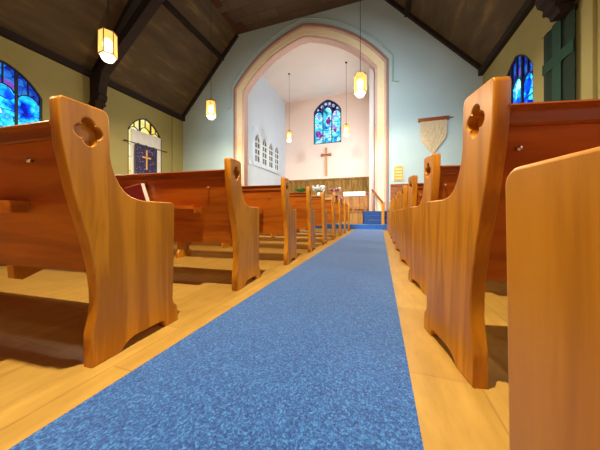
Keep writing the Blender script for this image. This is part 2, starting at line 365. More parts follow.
# roof trusses with wall brackets (timber, one object each)
def truss(y):
    mb = MB()
    for sg in (-1, 1):
        f = lambda a, b_, t, sg=sg: (XC+sg*a, t, b_)
        # rafter under the slope
        mb.prism([(6.47, 5.45), (FW, 8.98), (FW-.08, 8.82), (6.47, 5.17)], f, y-.13, y+.13)
        # lower chord
        mb.prism([(6.47, 5.4), (5.9, 5.74), (2.0, 8.93), (1.45, 8.99), (1.6, 8.72), (3.8, 7.05), (5.9, 5.40), (6.47, 5.0)], f, y-.14, y+.14)
        # wall post and curved bracket with a moulded foot
        mb.prism([(6.47, 4.22), (6.22, 4.22), (6.20, 4.30), (6.13, 4.36), (6.10, 4.46), (6.02, 4.52), (5.98, 4.66), (6.03, 4.74), (6.0, 4.95), (5.94, 5.2), (5.86, 5.41), (5.9, 5.9), (6.47, 5.45)], f, y-.13, y+.13)
        mb.box(min(XC+sg*6.47, XC+sg*6.12), max(XC+sg*6.47, XC+sg*6.12), y-.17, y+.17, 4.36, 4.44)
    return mb.build('roof_truss', M['beam'])
for y, lb in ((5.75, 'dark brown timber scissor truss with curved wall brackets, hanging under the ceiling between the side windows'),
              (1.5, 'dark timber roof truss overhead, out beyond the near side windows'), (-2.7, 'dark timber roof truss at the rear of the nave')):
    t = truss(y); t['kind'] = 'structure'
    t.name = f'trim_{k}'; k += 1
# chancel shell
struct(MB().box(CX0-.3, CX1+.3, YE+.401, CYB+.2, CF-.12, CF).build('floor', M['floor']))
wl = struct(MB().box(CX0-.2, CX0, YE+.4, CYB+.2, 0, CZ+.2).build('wall_chancel_left', M['blue_wall']))
cw = [(12.7-1.2, 2.9)]+[(12.7+1.2, 2.9)]+[(12.7+a, z) for a, z in arch_pts(1.2, 5.2, 6.2, 8)]
struct(plate([[(YE+.4, 0), (CYB+.2, 0), (CYB+.2, CZ+.2), (YE+.4, CZ+.2)], cw], .1, 0, lambda a, b_, t: (CX1+.1+t, a, b_), 'wall_chancel_right', M['white_ceiling']))
BW = .90; BXC = -3.22
bwin = [(BXC+BW, 5.1)]+[(BXC+a, z) for a, z in arch_pts(BW, 7.2, 7.92, 10)]+[(BXC-BW, 5.1)]
struct(plate([[(CX0-.2, 0), (CX1+.2, 0), (CX1+.2, CZ+.2), (CX0-.2, CZ+.2)], bwin], .12, 0, lambda a, b_, t: (a, CYB+.12+t, b_), 'wall_chancel_back', M['pink_wall']))
struct(MB().box(CX0-.2, CX1+.2, YE+.4, CYB+.2, CZ, CZ+.15).build('ceiling', M['white_ceiling']))
# chancel dado, back wall and the right side wall
mb = MB().box(CX0, CX1, CYB-.05, CYB-.001, CF, 2.72); mb.box(CX0, CX1, CYB-.10, CYB-.001, 2.70, 2.82, .01)
x = CX0+.1
while x < CX1: mb.box(x-.012, x+.012, CYB-.062, CYB-.04, CF, 2.7); x += .32
struct(mb.build(f'trim_{k}', M['oak_dado'])); k += 1
mb = MB().box(CX1-.05, CX1-.001, 13.6, CYB-.06, CF, 2.72); mb.box(CX1-.09, CX1-.001, 13.6, CYB-.11, 2.70, 2.82)
struct(mb.build(f'trim_{k}', M['oak_dado'])); k += 1
# platform: low carpeted step, panelled front, flight of blue steps
SX0, SX1 = -.62, .32
struct(MB().box(-6.9, .45, 8.85, YE-.1, .001, .17, .01).build('trim_40', M['carpet']))
mb = MB().box(-6.75, SX0, 9.36, YE-.1, .171, CF); mb.box(-6.78, SX0+.0, 9.32, YE-.1, CF-.03, CF+.001)
x = -6.6
while x < SX0: mb.box(x-.02, x+.02, 9.345, 9.365, .2, CF-.03); x += .48
mb.box(-6.77, SX0, 9.34, 9.37, .171, .22)
struct(mb.build('trim_41', M['oak_pale']))
struct(MB().box(XC-2.899, XC+2.899, YE-.099, YE+.4, .172, CF).build('floor', M['floor']))
mb = MB(); h0 = .171; nst = 3; dz = (CF-.17)/nst
for i in range(nst): mb.box(SX0+.001+.11*(nst-1-i), SX1, 9.12+.2*i, YE-.1, h0, h0+dz*(i+1)-.002, .012)
struct(mb.build('trim_42', M['step_carpet']))

# ------------------------------------------------------------------ windows
def window(idx, side, yc, style):
    """nave side window in the wall opening; local a = along wall"""
    x0 = XL if side < 0 else XR
    f = lambda a, b_, t: (x0+side*(.06+t), yc+a, b_)
    root = struct(empty(f'window_{idx}'))
    zs, za, sill, w = 4.0, 4.68, 1.7, WH
    full = [(w, sill)]+arch_pts(w, zs, za, 8)+[(-w, sill)]
    inn = [(w-.05, sill+.05)]+arch_pts(w-.05, zs, za-.05, 8)+[(-w+.05, sill+.05)]
    dark = M['lead']
    plate([full, inn], .045, .004, f, 'window_frame', dark, root)
    def topz(a):
        pts = arch_pts(w-.04, zs, za-.04, 8)
        for (a0, z0), (a1, z1) in zip(pts, pts[1:]):
            if min(a0, a1)-1e-6 <= a <= max(a0, a1)+1e-6: return z0+(z1-z0)*((a-a0)/(a1-a0+1e-9))
        return zs
    mb = MB()
    for a in (-.255, .255): mb.prism([(a-.028, sill), (a+.028, sill), (a+.028, topz(a+.028)), (a-.028, topz(a-.028))], f, -.04, .04)
    heads = 3.78 if style == 'blue' else 3.98
    for c in (-.495, 0, .495):      # little arched heads of the lights
        hh = heads+(.12 if c == 0 else 0)
        o_ = [(c+a, z) for a, z in arch_pts(.235, hh, hh+.2, 6, .8)]; i_ = [(c+a, z) for a, z in arch_pts(.205, hh, hh+.17, 6, .8)]
        mb.prism(o_+i_[::-1], f, -.03, .03)
        mb.prism([(c-.012, hh+.17), (c+.012, hh+.17), (c+.012, topz(c)), (c-.012, topz(c))], f, -.03, .03)
    for z in (2.3, 2.9, 3.4):
        mb.prism([(-w+.04, z-.008), (w-.04, z-.008), (w-.04, z+.008), (-w+.04, z+.008)], f, -.015, .015)
    mb.build('tracery', dark, root)
    if style == 'blue':
        for c in (-.5, 0, .5):
            lo = max(c-.24, -w+.05); hi = min(c+.24, w-.05); hh = heads+(.12 if c == 0 else 0)
            lp = [(hi, sill+.05), (hi, hh)]+[(c+a*.9, z) for a, z in arch_pts(.24, hh, hh+.17, 6, .8)]+[(lo, hh), (lo, sill+.05)]
            mb = MB(); mb.prism(lp, f, .005, .012); mb.build('stained_glass_light', M['glass_nave'], root)
        mb = MB(); mb.prism([(w-.05, heads)]+arch_pts(w-.05, zs, za-.05, 8)+[(-w+.05, heads)], f, .016, .022); mb.build('tracery_glass', M['glass_dark'], root)
    else:
        mb = MB(); mb.prism(inn, f, .01, .016); mb.build('amber_glass', M['glass_yellow'], root)
    MB().box(min(x0, x0+side*-.06), max(x0, x0+side*.1), yc-w-.05, yc+w+.05, sill-.06, sill).build('window_sill', M['white_paint'], root)
    return root
window(1, -1, WINS[0], 'amber'); window(2, -1, WINS[1], 'blue'); window(3, -1, WINS[2], 'blue')
window(4, 1, WINS[0], 'blue'); window(5, 1, WINS[1], 'blue'); window(6, 1, WINS[2], 'blue')
# chancel side window (pale daylight glass)
r7 = struct(empty('window_7'))
f = lambda a, b_, t: (CX1+.1+t, 12.7+a, b_)
lp = [(1.2, 2.9)]+arch_pts(1.2, 5.2, 6.2, 8)+[(-1.2, 2.9)]; li = [(1.13, 2.97)]+arch_pts(1.13, 5.2, 6.12, 8)+[(-1.13, 2.97)]
plate([lp, li], .05, .004, f, 'window_frame', M['white_paint'], r7)
mb = MB(); mb.prism(li, f, .02, .03); mb.build('window_glass', M['glass_plain'], r7)
mb = MB()
for a in (-.4, .4): mb.prism([(a-.03, 2.95), (a+.03, 2.95), (a+.03, 5.75), (a-.03, 5.75)], f, -.03, .015)
mb.build('mullion', M['white_paint'], r7)
# chancel east window
r8 = struct(empty('window_8'))
f = lambda a, b_, t: (BXC+a, CYB+.06+t, b_)
lp = [(BW, 5.1)]+arch_pts(BW, 7.2, 7.92, 10)+[(-BW, 5.1)]; li = [(BW-.05, 5.15)]+arch_pts(BW-.05, 7.2, 7.86, 10)+[(-BW+.05, 5.15)]
plate([lp, li], .05, .005, f, 'window_frame', M['lead'], r8)
mb = MB()
for a in (-.29, .29): mb.prism([(a-.028, 5.12), (a+.028, 5.12), (a+.028, 7.55), (a-.028, 7.55)], f, -.04, .04)
for c, hh in ((-.575, 6.95), (0, 7.2), (.575, 6.95)):
    o_ = [(c+a, z) for a, z in arch_pts(.275, hh, hh+.27, 6, .85)]; i_ = [(c+a, z) for a, z in arch_pts(.235, hh, hh+.22, 6, .85)]
    mb.prism(o_+i_[::-1], f, -.04, .04)
    for z in (5.45, 5.95, 6.45): mb.prism([(c-.27, z-.006), (c+.27, z-.006), (c+.27, z+.006), (c-.27, z+.006)], f, -.02, .02)
mb.build('tracery', M['lead'], r8)
for c, hh in ((-.575, 6.95), (0, 7.2), (.575, 6.95)):
    mb = MB(); mb.prism([(c+.26, 5.16), (c+.26, hh)]+[(c+a*.95, z) for a, z in arch_pts(.27, hh, hh+.22, 6, .85)]+[(c-.26, hh), (c-.26, 5.16)], f, .0, .01)
    mb.build('stained_glass_light', M['glass_chancel'], r8)
mb = MB()
for c, z, rx, rz in ((-.62, 5.75, .17, .22), (-.42, 5.62, .10, .12), (.06, 6.5, .16, .2), (.1, 6.7, .08, .12), (.5, 5.9, .1, .14)):
    mb.prism([(c+rx*math.cos(t)*(1+.2*math.sin(3*t)), z+rz*math.sin(t)) for t in [i*math.pi/8 for i in range(16)]], f, -.008, -.002)
mb.build('violet_figure_glass', M['glass_magenta'], r8)
mb = MB(); mb.prism([(BW-.05, 6.9)]+[(a, z) for a, z in arch_pts(BW-.05, 7.2, 7.86, 10)]+[(-BW+.05, 6.9)], f, .014, .02); mb.build('tracery_glass', M['glass_purple'], r8)
mb = MB()
for c, z, rr in ((-.62, 7.32, .075), (-.34, 7.5, .10), (-.11, 7.66, .085), (.14, 7.66, .085), (.38, 7.5, .10), (.64, 7.32, .075)):
    mb.prism([(c+rr*math.cos(t), z+rr*math.sin(t)) for t in [i*math.pi/8 for i in range(16)]], f, .0, .008)
mb.build('roundel_glass', M['glass_roundel'], r8)
# grey leaded screen of four lancets high on the chancel's left wall
r9 = struct(empty('window_9'))
f = lambda a, b_, t: (CX0+t, a, b_)
y0, y1 = 10.75, 14.05; zb, zt = 3.05, 4.95
cells = []
for i in range(4):
    c = y0+.42+(y1-y0-.84)*i/3; cells.append(c)
holes = [[(c+.27, zb+.22)]+[(c+a, z) for a, z in arch_pts(.27, zt-.55, zt-.25, 5)]+[(c-.27, zb+.22)] for c in cells]
plate([[(y0, zb), (y1, zb), (y1, zt), (y0, zt)]]+holes, .04, .006, lambda a, b_, t: (CX0+.045+t, a, b_), 'window_frame', M['blue_wall'], r9)
mb = MB().box(CX0+.001, CX0+.02, y0+.05, y1-.05, zb+.05, zt-.05); mb.build('window_glass', M['glass_grey'], r9)
mb = MB()
for c in cells:
    mb.box(CX0+.02, CX0+.06, c-.012, c+.012, zb+.2, zt-.28)
    for z in (3.62, 3.95, 4.28): mb.box(CX0+.02, CX0+.07, c-.27, c+.27, z-.03, z+.03)
mb.build('glazing_bars', M['white_paint'], r9)

# ------------------------------------------------------------------ carpet runner
tag(MB().box(-.808, .096, YB+.02, 8.84, .001, .012, .003).build('carpet_runner', M['carpet']),
    'long flecked blue carpet runner down the aisle between the pews', 'carpet')

# ------------------------------------------------------------------ pews
REAR = [(-.103, .915), (-.096, .80), (-.082, .72), (-.064, .63), (-.042, .545), (-.018, .459), (.002, .36), (.012, .28), (.014, .22), (.006, .165), (-.004, .12)]
def rear_u(h):
    for (u0, h0), (u1, h1) in zip(REAR, REAR[1:]):
        if h1 <= h <= h0: return u1+(u0-u1)*(h-h1)/(h0-h1)
    return REAR[0][0] if h > .9 else REAR[-1][0]
def corner(c, r, a0, a1, n=5): return [(c[0]+r*math.cos(R(a0+(a1-a0)*i/n)), c[1]+r*math.sin(R(a0+(a1-a0)*i/n))) for i in range(n+1)]
OUT = [(-.004, 0), (-.004, .12)]+REAR[::-1][1:]+corner((-.088, .918), .014, 180, 90, 3)
OUT += corner((.030, .910), .026, 85, 0, 4)+[(.059, .85), (.062, .77), (.068, .735), (.080, .70), (.098, .665), (.118, .641), (.145, .622), (.175, .613), (.21, .608)]
OUT += corner((.361, .586), .022, 90, 0, 5)+[(.380, .45), (.376, .25), (.372, .12), (.378, .098), (.392, .088), (.403, .072), (.405, .05), (.405, 0)]
OUT += [(.325, 0), (.322, .02), (.312, .032), (.295, .036), (.25, .036), (.20, .036), (.165, .036), (.14, .030), (.118, .016), (.105, 0)]
OUT = OUT[::-1]
def foil(cu, ch, d=.0245, r=.0205, n=10):
    x = (d+math.sqrt(2*r*r-d*d))/2; am = math.degrees(math.atan2(x, x-d))-.4; pts = []
    for q in range(4):
        a = q*90+6; cx, cy = d*math.cos(R(a)), d*math.sin(R(a))
        pts += [(cu+cx+r*math.cos(R(t)), ch+(cy+r*math.sin(R(t)))*1.08) for t in [a-am+2*am*i/n for i in range(n+1)]]
    return pts
TH = .045
def make_pew(L, side, rack=True):
    """side +1: the pew's aisle end is at local x=0 and the pew runs to -x (left block); -1: runs to +x"""
    s = -side
    root = empty('church_pew')
    def X(a): return s*a
    ends = []
    for x0 in (0, L-TH):
        hole = foil(-.013, .838)
        o = plate([OUT, hole], TH/2, .005, lambda a, b_, t: (X(x0+TH/2)+t, a, b_), 'end_panel', M['oak_end'], root)
        # floor of the carved quatrefoil
        mb = MB(); mb.prism([(-.013+.05*math.cos(t), .838+.052*math.sin(t)) for t in [i*math.pi/10 for i in range(20)]], lambda a, b_, t: (X(x0+TH/2)+t*side, a, b_), -.018, -.012)
        mb.build('carved_quatrefoil', M['oak_end'], o); ends.append(o)
    a0, a1 = TH-.004, L-TH+.004; xa, xb = sorted((X(a0), X(a1)))
    hs = [.335, .42, .52, .62, .70, .77, .81]
    lp = [(rear_u(h)+.018, h) for h in hs]+[(rear_u(h)+.040, h) for h in hs[::-1]]
    mb = MB(); mb.prism(lp, lambda a, b_, t: (t, a, b_), xa, xb); mb.build('backrest', M['oak_back'], root)
    # top rail: moulded, proud of the board
    u = rear_u(.83)
    rp = [(u+.016, .797), (u+.009, .803), (u+.007, .834), (u-.003, .839), (u-.007, .846), (u-.003, .852), (u+.048, .852), (u+.052, .846), (u+.048, .805), (u+.044, .797)]
    mb = MB(); mb.prism(rp, lambda a, b_, t: (t, a, b_), xa, xb); mb.build('top_rail', M['oak_rail'], root)
    mb = MB(); mb.prism([(.035, .405), (.36, .422), (.372, .43), (.374, .44), (.366, .448), (.03, .432)], lambda a, b_, t: (t, a, b_), xa, xb); mb.build('seat', M['oak_back'], root)
    nsup = 2 if L > 3 else 1
    for i in range(nsup):
        c = L*(i+1)/(nsup+1)
        mb = MB(); mb.prism([(.06, 0), (.30, 0), (.30, .06), (.25, .10), (.25, .30), (.33, .37), (.34, .419), (.045, .404), (.04, .336), (.09, .30), (.09, .10), (.06, .06)], lambda a, b_, t: (X(c)+t, a, b_), -.018, .018)
        mb.build('seat_support', M['oak_end'], root)
    c = .52
    mb = MB(); mb.prism([(.045, .404), (.33, .418), (.33, .37), (.22, .335), (.12, .29), (.06, .265), (.035, .275), (.03, .336)], lambda a, b_, t: (X(c)+t, a, b_), -.02, .02)
    mb.build('seat_bracket', M['oak_end'], root)
    if rack:
        for q0 in ((.27, 1.22), ) if L < 3 else ((.27, 1.22), (2.9, 3.85)):
            xs = sorted((X(q0[0]), X(q0[1]))); ub = rear_u(.59)+.017
            mb = MB().box(xs[0], xs[1], ub-.085, ub, .585, .597, .002); mb.box(xs[0], xs[1], ub-.092, ub-.080, .583, .607, .002)
            for e in xs: mb.box(e-.006, e+.006, ub-.082, ub, .555, .598)
            mb.build('hymnal_rack', M['oak_back'], root)
    kb = MB(); un = rear_u(.735)+.018
    kb.lathe([(.004, 0), (.004, .006), (.008, .009), (.0085, .013), (.005, .017), (.001, .018)], 10)
    o = kb.build('metal_knob', M['steel'], root, True); o.rotation_euler = (R(90), 0, 0); o.location = (X(.185 if side > 0 else .08), un, .735)
    return root
ORD = ['first', 'second', 'third', 'fourth', 'fifth', 'sixth', 'seventh', 'eighth', 'ninth']
NEXT = ['nearest', 'second', 'third', 'fourth', 'fifth', 'sixth', 'seventh', 'eighth']
pl = make_pew(4.35, 1); 
LY = [.58, 1.48, 2.40, 3.30, 4.20, 5.12, 6.04, 6.95, 7.86]
LA = [3.6, 4.2]+[4.5]*7
left = []
for i, y in enumerate(LY):
    o = pl if i == 0 else copy_tree(pl)
    o.location = ((-.972, -.962, -.94)[min(i, 2)], y, 0); o.rotation_euler = (0, 0, R(LA[i])); left.append(o)
    lab = {0: 'honey oak pew left of the carpet, nearest the camera, carved quatrefoil on its end',
           1: 'second oak pew from the camera on the left, with the red hymnal in its rack',
           8: 'frontmost oak pew left of the carpet, ninth from the camera by the platform'}.get(i, f'{ORD[i]} long oak pew from the camera, left of the blue carpet')
    tag(o, lab, 'pew', 'oak pews left of the carpet')
pr = make_pew(2.70, -1)
RP = [(.226, .005, 11), (.278, .895, 11), (.298, 1.79, 10.5)]+[(.290, 2.69+.9*i, 10) for i in range(7)]
for i, (x, y, a) in enumerate(RP):
    o = pr if i == 0 else copy_tree(pr)
    o.location = (x, y, 0); o.rotation_euler = (0, 0, R(a))
    if i == len(RP)-1: 
        pass
    lab = {0: 'oak pew right of the carpet, nearest the camera, only its broad arm panel in view',
           1: 'oak pew right of the carpet, second from the camera, tall quatrefoil end panel',
           9: 'frontmost oak pew right of the carpet, tenth from the camera by the steps'}.get(i, f'{(ORD+["tenth"])[i]} oak pew from the camera, right of the blue carpet')
    tag(o, lab, 'pew', 'oak pews right of the carpet')

# ------------------------------------------------------------------ red hymnal in the second left pew's rack
def at_pew(o, lx, ly, lz):
    return o.matrix_basis @ Vector((lx, ly, lz))
p2 = left[1]; ub = rear_u(.6)+.017
bk = empty('hymnal', at_pew(p2, -.76, ub-.045, .5985), p2.rotation_euler.z, 'dark red hymnal with white page edges standing in the rack behind the second left pew', 'book')
mb = MB().box(-.075, .075, -.019, -.016, 0, .150, .001); mb.box(-.075, .075, .016, .019, 0, .150, .001); mb.box(-.078, -.074, -.019, .019, 0, .155, .001)
cv = mb.build('cover', M['red_cover'], bk); pg = MB().box(-.073, .073, -.0155, .0155, .003, .152).build('pages', M['paper'], bk)
for q in (cv, pg): q.rotation_euler = (R(10), R(-11), 0)
for q in (cv, pg): q.location = (0, 0, .017)

# ------------------------------------------------------------------ pendant lamps
def make_lamp():
    root = empty('pendant_lamp')      # base of the empty: centre of the lantern
    r, h = .168, .25
    mb = MB(); ph = 0
    A = [(r*math.cos(ph+k*math.pi/3), r*math.sin(ph+k*math.pi/3)) for k in range(6)]
    for k in range(6):
        p = MB(); (x0, y0), (x1, y1) = A[k], A[(k+1) % 6]
        v = [p.bm.verts.new(c) for c in ((x0, y0, -h), (x1, y1, -h), (x1, y1, h), (x0, y0, h), (x0*.97, y0*.97, -h), (x1*.97, y1*.97, -h), (x1*.97, y1*.97, h), (x0*.97, y0*.97, h))]
        for fc in ((0, 1, 2, 3), (7, 6, 5, 4), (0, 4, 5, 1), (3, 2, 6, 7), (0, 3, 7, 4), (1, 5, 6, 2)): p.bm.faces.new([v[i] for i in fc])
        p.build('glass_panel', M['lamp_amber'], root)
    for x, y in A: mb.beam((x, y, -h-.01), (x, y, h+.01), .014, .014, (0, 1, 0))
    for z in (-h, h):
        for k in range(6): mb.beam((*A[k], z), (*A[(k+1) % 6], z), .02, .02)
    mb.build('lantern_frame', M['brass'], root)
    MB().lathe([(.168, h+.01), (.15, h+.03), (.06, h+.07), (.02, h+.12)], 12).build('cap', M['dark_metal'], root)
    MB().sphere((0, 0, -.02), (.10, .10, .17)).build('bulb', M['bulb'], root, True)
    MB().lathe([(.02, -h-.13), (.09, -h-.11), (.13, -h-.05), (.14, -h+.01), (.135, -h+.02)], 20).build('bowl_diffuser', M['lamp_white'], root, True)
    return root
def hang(root, top, power, col):
    z = root.location.z
    MB().tube([(0, 0, .38), (0, 0, top-z-.03)], .008, 6).build('cord', M['dark_metal'], root)
    MB().lathe([(.02, top-z-.06), (.06, top-z-.03), (.065, top-z-.001)], 12).build('ceiling_rose', M['dark_metal'], root)
    l = bpy.data.lights.new('lamp_bulb', 'POINT'); l.energy = power; l.color = col; l.shadow_soft_size = .045
    o = bpy.data.objects.new('lamp_bulb', l); COL.objects.link(o); o.parent = root; o.location = (0, 0, -.23)
def roof_z(x):
    d = abs(x-XC); return FLAT if d < FW else EAVE+(6.475-d)/(6.475-FW)*(FLAT-EAVE)
LX = (-.54, -5.72); LYS = (7.12, 3.70, .28); first = None
LAB = {(0, 0): 'amber glass lantern hanging in front of the chancel arch near its right side', (1, 0): 'amber glass lantern hanging by the teal wall left of the arch',
       (1, 1): 'large amber six-sided lantern hanging before the dark roof truss, nearest on the left', (0, 1): 'amber lantern above the aisle out of the picture over the third pews',
       (0, 2): 'amber lantern above the aisle right over the camera', (1, 2): 'amber lantern over the left aisle beside the camera'}
proto = make_lamp()
for j, y in enumerate(LYS):
    for i, x in enumerate(LX):
        o = proto if first is None else copy_tree(proto_src)
        if first is None:
            proto_src = copy_tree(proto); first = o
        o.location = (x, y, 4.30)
        hang(o, roof_z(x), LAMP_W*{(0, 2): 2.7, (1, 2): .35, (0, 1): .15, (0, 0): 1.3, (1, 1): .3}.get((i, j), (1.3, .5)[min(j, 1)]), (1, .80, .54)); tag(o, LAB[(i, j)], 'lamp', 'pendant lanterns in the nave')
for x, lb in ((-4.65, 'small bright lantern hanging in the chancel left of the stained glass window'), (-1.6, 'small bright lantern hanging in the chancel right of the wall cross')):
    o = copy_tree(proto_src); o.location = (x, 12.1, 4.75); o.scale = (.88, .88, .88)
    hang(o, 4.75+(CZ-4.75)/.88, CH_LAMP_W, (1, .80, .5)); tag(o, lb, 'lamp', 'lanterns in the chancel')
def kill(o):
    for c in list(o.children): kill(c)
    bpy.data.objects.remove(o)
kill(proto_src)

# ------------------------------------------------------------------ things on the nave walls
# blind, rod and violet banner in front of the amber window
yc = WINS[0]
mb = MB(); pts = []
nn = 24
for i in range(nn+1):
    a = -.70+1.40*i/nn; pts.append((a, .012*math.sin(i*1.3)))
mb.prism([(a, d) for a, d in pts]+[(a, d+.012) for a, d in pts[::-1]], lambda a, b_, t: (XL+.03+b_, yc+a, t), 2.0, 4.02)
tag(mb.build('window_blind', M['blind']), 'white cloth blind covering the lower part of the amber arched window', 'blind')
rd = empty('curtain_rod', (XL+.09, yc, 3.46), 0, 'thin dark rod across the arched amber window, holding the violet banner', 'rod')
MB().tube([(0, -.95, 0), (0, .95, 0)], .014, 8).build('pole', M['dark_metal'], rd)
for s_ in (-1, 1):
    MB().sphere((0, s_*.97, 0), .03).build('finial', M['dark_metal'], rd)
    MB().beam((-.089, s_*.85, 0), (0, s_*.85, 0), .02, .02).build('bracket', M['dark_metal'], rd)
bn = empty('banner', (XL+.125, yc-.08, 3.42), 0, 'dark violet patterned banner with a gold cross hanging on the rod before the amber window', 'banner')
mb = MB(); mb.prism([(-.5+1.0*i/20, .008*math.sin(i*.9)) for i in range(21)]+[(-.5+1.0*i/20, .008*math.sin(i*.9)+.006) for i in range(20, -1, -1)], lambda a, b_, t: (b_, a, t), -1.25, 0)
mb.build('cloth', M['purple_cloth'], bn)
MB().box(.015, .02, -.03, .03, -.98, -.15).box(.015, .02, -.2, .2, -.50, -.44).build('gold_cross', M['gold_cloth'], bn)
mb = MB()
for y_ in (-.488, .488): mb.box(.013, .018, y_-.012, y_+.012, -1.25, 0)
mb.box(.013, .018, -.5, .5, -1.25, -1.22).box(.013, .018, -.5, .5, -.03, 0)
mb.build('border', M['black_plastic'], bn)
for y_ in (-.35, 0, .35): MB().box(-.02, .004, y_-.03, y_+.03, -.005, .065).build('hanging_loop', M['purple_cloth'], bn)
# green banner on the right wall
gb = empty('banner', (XR-.06, 6.02, 4.30), 0, 'tall dark green banner with lighter green cross on the right wall under the truss', 'banner')
mb = MB(); mb.prism([(-.43+.86*i/20, .010*math.sin(i*.8)) for i in range(21)]+[(-.43+.86*i/20, .010*math.sin(i*.8)+.006) for i in range(20, -1, -1)], lambda a, b_, t: (-b_, a, t), -2.3, 0)
mb.build('cloth', M['green_cloth'], gb)
MB().box(-.028, -.022, -.12, .12, -2.1, 0).box(-.029, -.023, -.43, .43, -.84, -.62).build('cross_applique', M['green_cross'], gb)
MB().tube([(.0, -.50, .01), (.0, .50, .01)], .015, 8).build('hanging_rod', M['brass'], gb)
MB().sphere((0, -.52, .01), .028).build('finial', M['brass'], gb)
for y_ in (-.4, .4): MB().beam((0, y_, .01), (.059, y_, .01), .015, .015).build('bracket', M['brass'], gb)
# corded wall hanging on the far wall
wh = empty('wall_hanging', (1.83, YE-.06, 3.98), 0, 'fringed beige cord hanging on a dark wooden bar, right of the arch', 'wall hanging')
MB().box(-.50, .50, -.02, .03, -.065, .065, .008).build('wooden_bar', M['oak_rail'], wh)
MB().tube([(.50, 0, .0), (.62, 0, .0)], .012, 6).build('peg', M['steel'], wh)
nn = 30
for g0 in range(nn):
    a = -.42+.84*g0/(nn-1); bot = -.72-.56*(1-abs(a+.02)/.44)
    mb = MB(); zz = [-.04+(bot+.04)*t/8 for t in range(9)]
    mb.tube([(a*(1-.10*(t/8)**3)+.006*math.sin(t*2+g0), .0+.006*math.cos(t+g0*2), z) for t, z in enumerate(zz)], .0145, 5)
    mb.build('cord_strand', M['cord'], wh)
# hymn board
hb = empty('hymn_board', (.665, YE-.03, 1.80), 0, 'small golden round-topped hymn board on the wall between the arch and the wall hanging', 'hymn board')
mb = MB(); mb.prism([(.16, 0), (.16, .5)]+[(.16*math.cos(t), .5+.07*math.sin(t)) for t in [i*math.pi/10 for i in range(1, 10)]]+[(-.16, .5), (-.16, 0)], lambda a, b_, t: (a, t, b_), -.01, .025)
mb.build('board', M['gold_board'], hb)
for i in range(4): MB().box(-.135, .135, -.026, -.0101, .05+.115*i, .06+.115*i).build('slot_ledge', M['cross_wood'], hb)
for i in range(4): MB().box(-.11, .11, -.016, -.0105, .062+.115*i, .125+.115*i).build('number_card', M['number_card'], hb)

# ------------------------------------------------------------------ chancel things
cr = empty('wall_cross', (-3.28, CYB-.07, 3.0), 0, 'tall golden wooden cross on the peach wall below the stained glass window', 'cross')
mb = MB(); mb.prism([(-.075, 0), (.075, 0), (.06, .85), (.055, 1.30), (.07, 1.80), (-.07, 1.80), (-.055, 1.30), (-.06, .85)], lambda a, b_, t: (a, t, b_), -.05, .07); mb.build('upright', M['cross_wood'], cr)
mb = MB(); mb.prism([(-.35, 1.27), (-.28, 1.26), (0, 1.31), (.28, 1.26), (.35, 1.27), (.35, 1.42), (.28, 1.43), (0, 1.38), (-.28, 1.43), (-.35, 1.42)], lambda a, b_, t: (a, t, b_), -.07, .03); mb.build('crossbar', M['oak_rail'], cr)

# communion table with flowers
tb = empty('communion_table', (-3.0, 10.95, CF), 0, 'long wooden communion table behind the left pews, carrying the flowers', 'table')
MB().box(-1.15, 1.15, -.32, .32, .70, .75, .01).build('table_top', M['oak_pale'], tb)
mb = MB().box(-1.05, 1.05, -.24, -.21, .12, .70); mb.box(-1.05, 1.05, .21, .24, .55, .70)
for x in (-.7, -.35, 0, .35, .7): mb.box(x-.02, x+.02, -.26, -.23, .12, .70)
mb.build('apron', M['oak_pale'], tb)
for x in (-1.05, 1.05):
    for y in (-.23, .23): MB().box(x-.05, x+.05, y-.05, y+.05, 0, .70, .006).build('leg', M['oak_pale'], tb)
def leafy(mb, n, rx, rz, z0, L, wd, seed):
    rnd = random.Random(seed)
    for _ in range(n):
        a = rnd.uniform(0, 6.283); t = rnd.uniform(.15, 1.35); d = Vector((math.cos(a)*math.sin(t), math.sin(a)*math.sin(t), math.cos(t)))
        p = Vector((0, 0, z0))+Vector((d.x*rx, d.y*rx, d.z*rz))*rnd.uniform(.45, 1); sd = d.cross(Vector((0, 0, 1))).normalized()*wd
        u = (d+Vector((0, 0, -.5*rnd.random()))).normalized()*L
        v = [mb.bm.verts.new(c) for c in (p, p+u*.4+sd, p+u, p+u*.4-sd)]; mb.bm.faces.new(v)
        mb.tube([(p.x*.15, p.y*.15, z0-.04), (p.x*.7, p.y*.7, (z0+p.z)/2+.02), p], .003, 4, False)
def blooms(name, m, parent, spots, r):
    for c in spots:
        mb = MB(); mb.sphere(c, r*.3, 6)
        for k_ in range(7):
            a = k_*.8976; v = [mb.bm.verts.new(Vector(c)+Vector((math.cos(a+da)*rr*r, math.sin(a+da)*rr*r, zz*r))) for da, rr, zz in ((0, .15, .1), (-.4, .8, .35), (0, 1.15, .5), (.4, .8, .35))]; mb.bm.faces.new(v)
            v = [mb.bm.verts.new(Vector(c)+Vector((math.cos(a+.45+da)*rr*r, math.sin(a+.45+da)*rr*r, zz*r))) for da, rr, zz in ((0, .1, .2), (-.4, .45, .7), (0, .6, 1.0), (.4, .45, .7))]; mb.bm.faces.new(v)
        mb.build(name, m, parent)
ZT = CF+.751
def pot(loc, lab, cat='plant'):
    o = empty('potted_plant', loc, 0, lab, cat)
    MB().lathe([(.07, 0), (.10, .13), (.11, .13), (.11, .155), (.095, .155), (.09, .13)], 16).build('pot', M['pot'], o, False); return o
p1 = pot((-3.62, 10.95, ZT), 'low green leafy plant at the left end of the communion table')
mb = MB(); leafy(mb, 220, .34, .16, .17, .12, .022, 1); mb.build('foliage', M['leaf'], p1)
p2_ = empty('flower_vase', (-2.72, 10.95, ZT), 0, 'arrangement of white flowers in a vase on the communion table', 'flowers')
